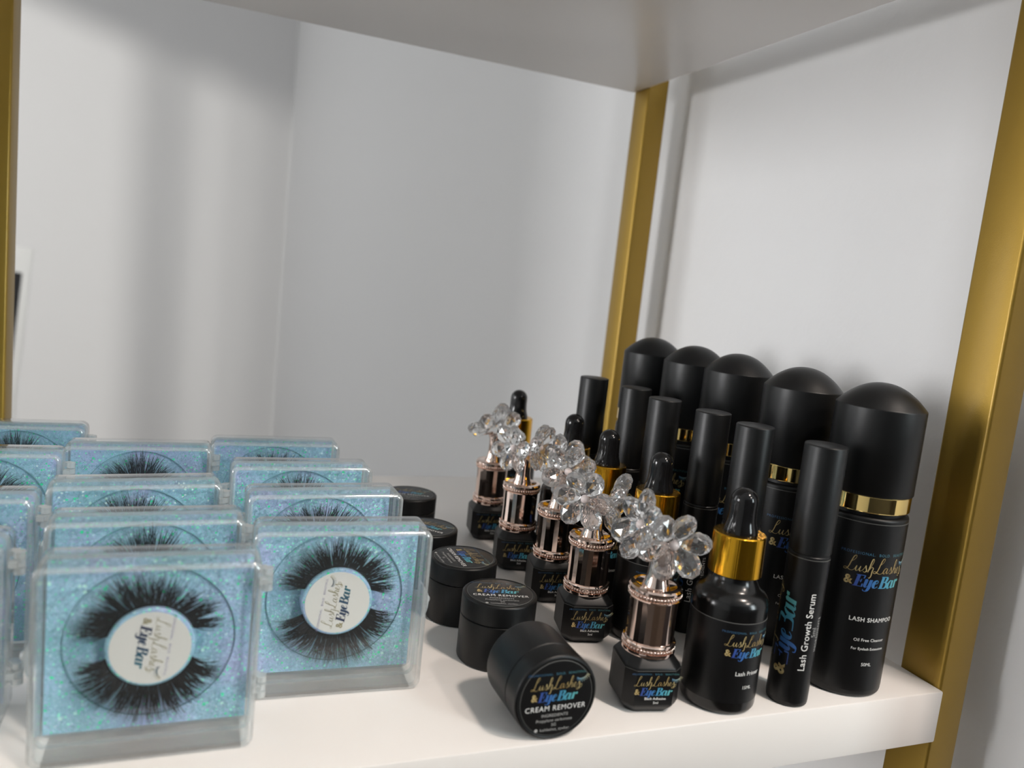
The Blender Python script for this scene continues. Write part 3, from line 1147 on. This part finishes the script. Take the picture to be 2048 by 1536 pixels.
def lash_strip(seed, upper):
    """one false lash: thin band and many tapered curved hairs gathered in wisps"""
    rn = random.Random(seed)
    verts, faces = [], []

    def tube(pts, rads):
        b = len(verts)
        m = len(pts)
        for i, p in enumerate(pts):
            d = (pts[min(i + 1, m - 1)] - pts[max(i - 1, 0)]).normalized()
            u = d.cross(Vector((0, 1, 0.01))).normalized()
            v = d.cross(u)
            for k in range(3):
                a = 2 * math.pi * k / 3
                verts.append(p + (u * math.cos(a) + v * math.sin(a)) * rads[i])
        for i in range(m - 1):
            for k in range(3):
                q = (k + 1) % 3
                faces.append((b + i * 3 + k, b + i * 3 + q, b + i * 3 + 3 + q, b + i * 3 + 3 + k))
    a0, a1 = (22, 164) if upper else (196, 338)
    r0 = 0.0126
    band = [Vector((r0 * math.cos(math.radians(a0 + (a1 - a0) * i / 24)), 0, r0 * math.sin(math.radians(a0 + (a1 - a0) * i / 24)))) for i in range(25)]
    tube(band, [0.00045] * 25)
    nc = 10
    cl = [(a0 + (a1 - a0) * (k + 0.5 + rn.uniform(-0.25, 0.25)) / nc, rn.uniform(0.85, 1.12)) for k in range(nc)]
    for i in range(520):
        th = a0 + (a1 - a0) * rn.random()
        c, cs = min(cl, key=lambda q: abs(q[0] - th))
        mid = 1 - abs((th - (a0 + a1) / 2) / ((a1 - a0) / 2))
        L = (0.0076 + 0.0046 * mid ** 0.6) * rn.uniform(0.62, 1.08) * cs
        conv = rn.uniform(0.25, 0.75)
        sweep = rn.uniform(-5, 5) + (th - (a0 + a1) / 2) * 0.10
        tip = th + (c - th) * conv + sweep
        pts, rads = [], []
        lift = rn.uniform(0.001, 0.0035)
        for k in range(5):
            q = k / 4
            r = r0 + L * q
            a = math.radians(th + (tip - th) * (q ** 1.3))
            pts.append(Vector((r * math.cos(a), -lift * math.sin(q * 1.9) - rn.uniform(0, 0.0001), r * math.sin(a))))
            rads.append(0.00013 * (1 - q) ** 0.7 + 0.000022)
        tube(pts, rads)
    return verts, faces


STRIPS = {}
_sv, _sf, _sm = shell(0.0, LID_D, 0.0013)
_bv, _bf, _bm = shell(CD, LID_D + 0.0002, 0.0013)


def make_case(label, flip, seed):
    t = thing('lash_case', label, 'lash case', group='clear lash cases with blue glitter cards')
    k = -1 if flip else 1

    def T(p):
        return (p[0] * k, p[1], p[2] * k + CH / 2)
    mesh_obj('lid', [T(v) for v in _sv], _sf, ['clear_acrylic', 'acrylic_edge'], t, smooth=40, mat_idx=_sm)
    mesh_obj('tray', [T(v) for v in _bv], _bf, ['clear_acrylic', 'acrylic_edge'], t, smooth=40, mat_idx=_bm)
    # glitter card in the back
    yb = CD - 0.0020
    bm = bmesh.new()
    box(bm, -CW / 2 + 0.0017, CW / 2 - 0.0017, yb - 0.0004, yb, 0.0017, CH - 0.0017)
    bm_obj('glitter_card', bm, 'blue_glitter', t)
    # clear dish wall: ring round the lashes
    n, R_, rr = 72, 0.0238, 0.00010
    verts, faces = [], []
    for i in range(n):
        a = 2 * math.pi * i / n
        for (dr, dy) in ((-rr, 0), (0, -rr * 5), (rr, 0)):
            verts.append(T(((R_ + dr) * math.cos(a), yb - 0.0006 + dy, (R_ + dr) * math.sin(a))))
    for i in range(n):
        q = (i + 1) % n
        for c in range(2):
            faces.append((3 * i + c, 3 * i + c + 1, 3 * q + c + 1, 3 * q + c))
    mesh_obj('dish_rim', verts, faces, 'rim_tint', t, smooth=60)
    # raised centre disc
    yd = yb - 0.0055
    M = Matrix.Translation((0, yb - 0.0005, CH / 2)) @ Matrix.Rotation(math.radians(90), 4, 'X')
    lathe('centre_disc', [(0.0126, 0.0), (0.0122, 0.0045), (0.0117, 0.0050), (0, 0.0050)], 'blue_glitter', t, seg=48, M=M)
    # round paper sticker
    M2 = Matrix.Translation((0, yb - 0.0055, CH / 2)) @ Matrix.Rotation(math.radians(90), 4, 'X')
    st = lathe('sticker', [(0.0112, 0.0), (0.0112, 0.00022), (0, 0.00022)], 'sticker_white', t, seg=48, M=M2)
    yl = yb - 0.0055 - 0.0003

    def f0(x, y, lift=0.0):
        return T((x, yl - lift, y))
    for n_, fl, m_ in move(logo(0.0165, False), 0.0004, 0.0008, -math.pi / 2 - 0.12):
        put_flat(n_, fl, m_, st, f0)
    # lashes, shared hair meshes
    for up in (True, False):
        key = (seed, up, flip)
        if key not in STRIPS:
            v, f = lash_strip(seed * 7 + (1 if up else 2), up)
            ob = mesh_obj('false_lash', [T(p) for p in v], f, 'lash_hair', t, smooth=180)
            STRIPS[key] = ob.data
        else:
            ob = bpy.data.objects.new('false_lash', STRIPS[key])
            COL.objects.link(ob)
            ob.parent = t
        ob.location = (0, yb - 0.0038, 0)
    # two hinges on one side, snap tab on the other
    for zc in (0.34 * CH, -0.26 * CH):
        bm = bmesh.new()
        for q in range(3):
            z = zc + (q - 1) * 0.0025
            bmesh.ops.create_cone(bm, cap_ends=True, segments=12, radius1=0.0017, radius2=0.0017, depth=0.0021,
                                  matrix=Matrix.Translation((CW / 2 + 0.0022, LID_D, z)))
            box(bm, CW / 2 - 0.0004, CW / 2 + 0.0020, LID_D - (0.0028 if q % 2 else -0.0004), LID_D + (0.0 if q % 2 else 0.0030), z - 0.0009, z + 0.0009)
        for v in bm.verts:
            v.co = T(v.co)
        bm_obj('hinge', bm, 'acrylic_hinge', t, smooth=40)
    bm = bmesh.new()
    prof = [(-CW / 2, 0.0058)] + [(-CW / 2 - 0.0024 * math.sin(math.pi * i / 10), 0.0058 * math.cos(math.pi * i / 10)) for i in range(1, 10)] + [(-CW / 2, -0.0058)]
    A = [bm.verts.new((x, LID_D - 0.0035, z)) for x, z in prof]
    B = [bm.verts.new((x, LID_D + 0.0035, z)) for x, z in prof]
    bm.faces.new(A)
    bm.faces.new(B[::-1])
    for i in range(len(prof) - 1):
        bm.faces.new((A[i + 1], A[i], B[i], B[i + 1]))
    bmesh.ops.create_icosphere(bm, subdivisions=2, radius=0.0016, matrix=Matrix.Translation((-CW / 2 - 0.0022, LID_D, 0)))
    for v in bm.verts:
        v.co = T(v.co)
    bm_obj('snap_tab', bm, 'acrylic_hinge', t, smooth=40)
    index_kids(t)
    return t


LEFT_X, MID_X, RIGHT_X = -0.3660, -0.3000, -0.2420
cases = [
    # flip, x centre, y front, turn, label
    (False, -0.2990, 0.0160, 0.0, 'nearest lash case in the middle row, large and slightly blurred, sticker visible'),
    (False, -0.3020, 0.0545, 2.0, 'second lash case from the front in the middle row of cases'),
    (False, -0.3080, 0.0960, 5.0, 'third lash case from the front in the middle row of cases'),
    (False, -0.3115, 0.1560, 1.0, 'rearmost lash case in the middle row of cases'),
    (True, -0.2408, 0.0410, -2.0, 'frontmost lash case in the right row, whole white sticker showing, beside the jars'),
    (True, -0.2405, 0.0840, 2.0, 'second lash case from the front in the right row of cases'),
    (True, -0.2450, 0.1250, 0.5, 'third lash case from the front in the right row of cases'),
    (True, -0.2525, 0.1690, 0.0, 'rearmost lash case in the right row of cases'),
    (False, -0.3685, 0.0360, 0.0, 'frontmost lash case in the left row, cut off by the picture edge'),
    (False, -0.3685, 0.0790, 0.0, 'second lash case from the front in the left row of cases'),
    (False, -0.3690, 0.1400, 0.0, 'third lash case from the front in the left row of cases'),
    (False, -0.3668, 0.1920, 0.0, 'rearmost lash case in the left row, before the gold post'),
]
protos = {}
for i, (flip, x, y, a, label) in enumerate(cases):
    key = (flip, i % 2)
    if key not in protos:
        protos[key] = o = make_case(label, flip, i % 2 + 1)
        o.location = (x, y, 0)
        o.rotation_euler = (0, 0, math.radians(a))
    else:
        dup(protos[key], (x, y, 0), math.radians(a), label)
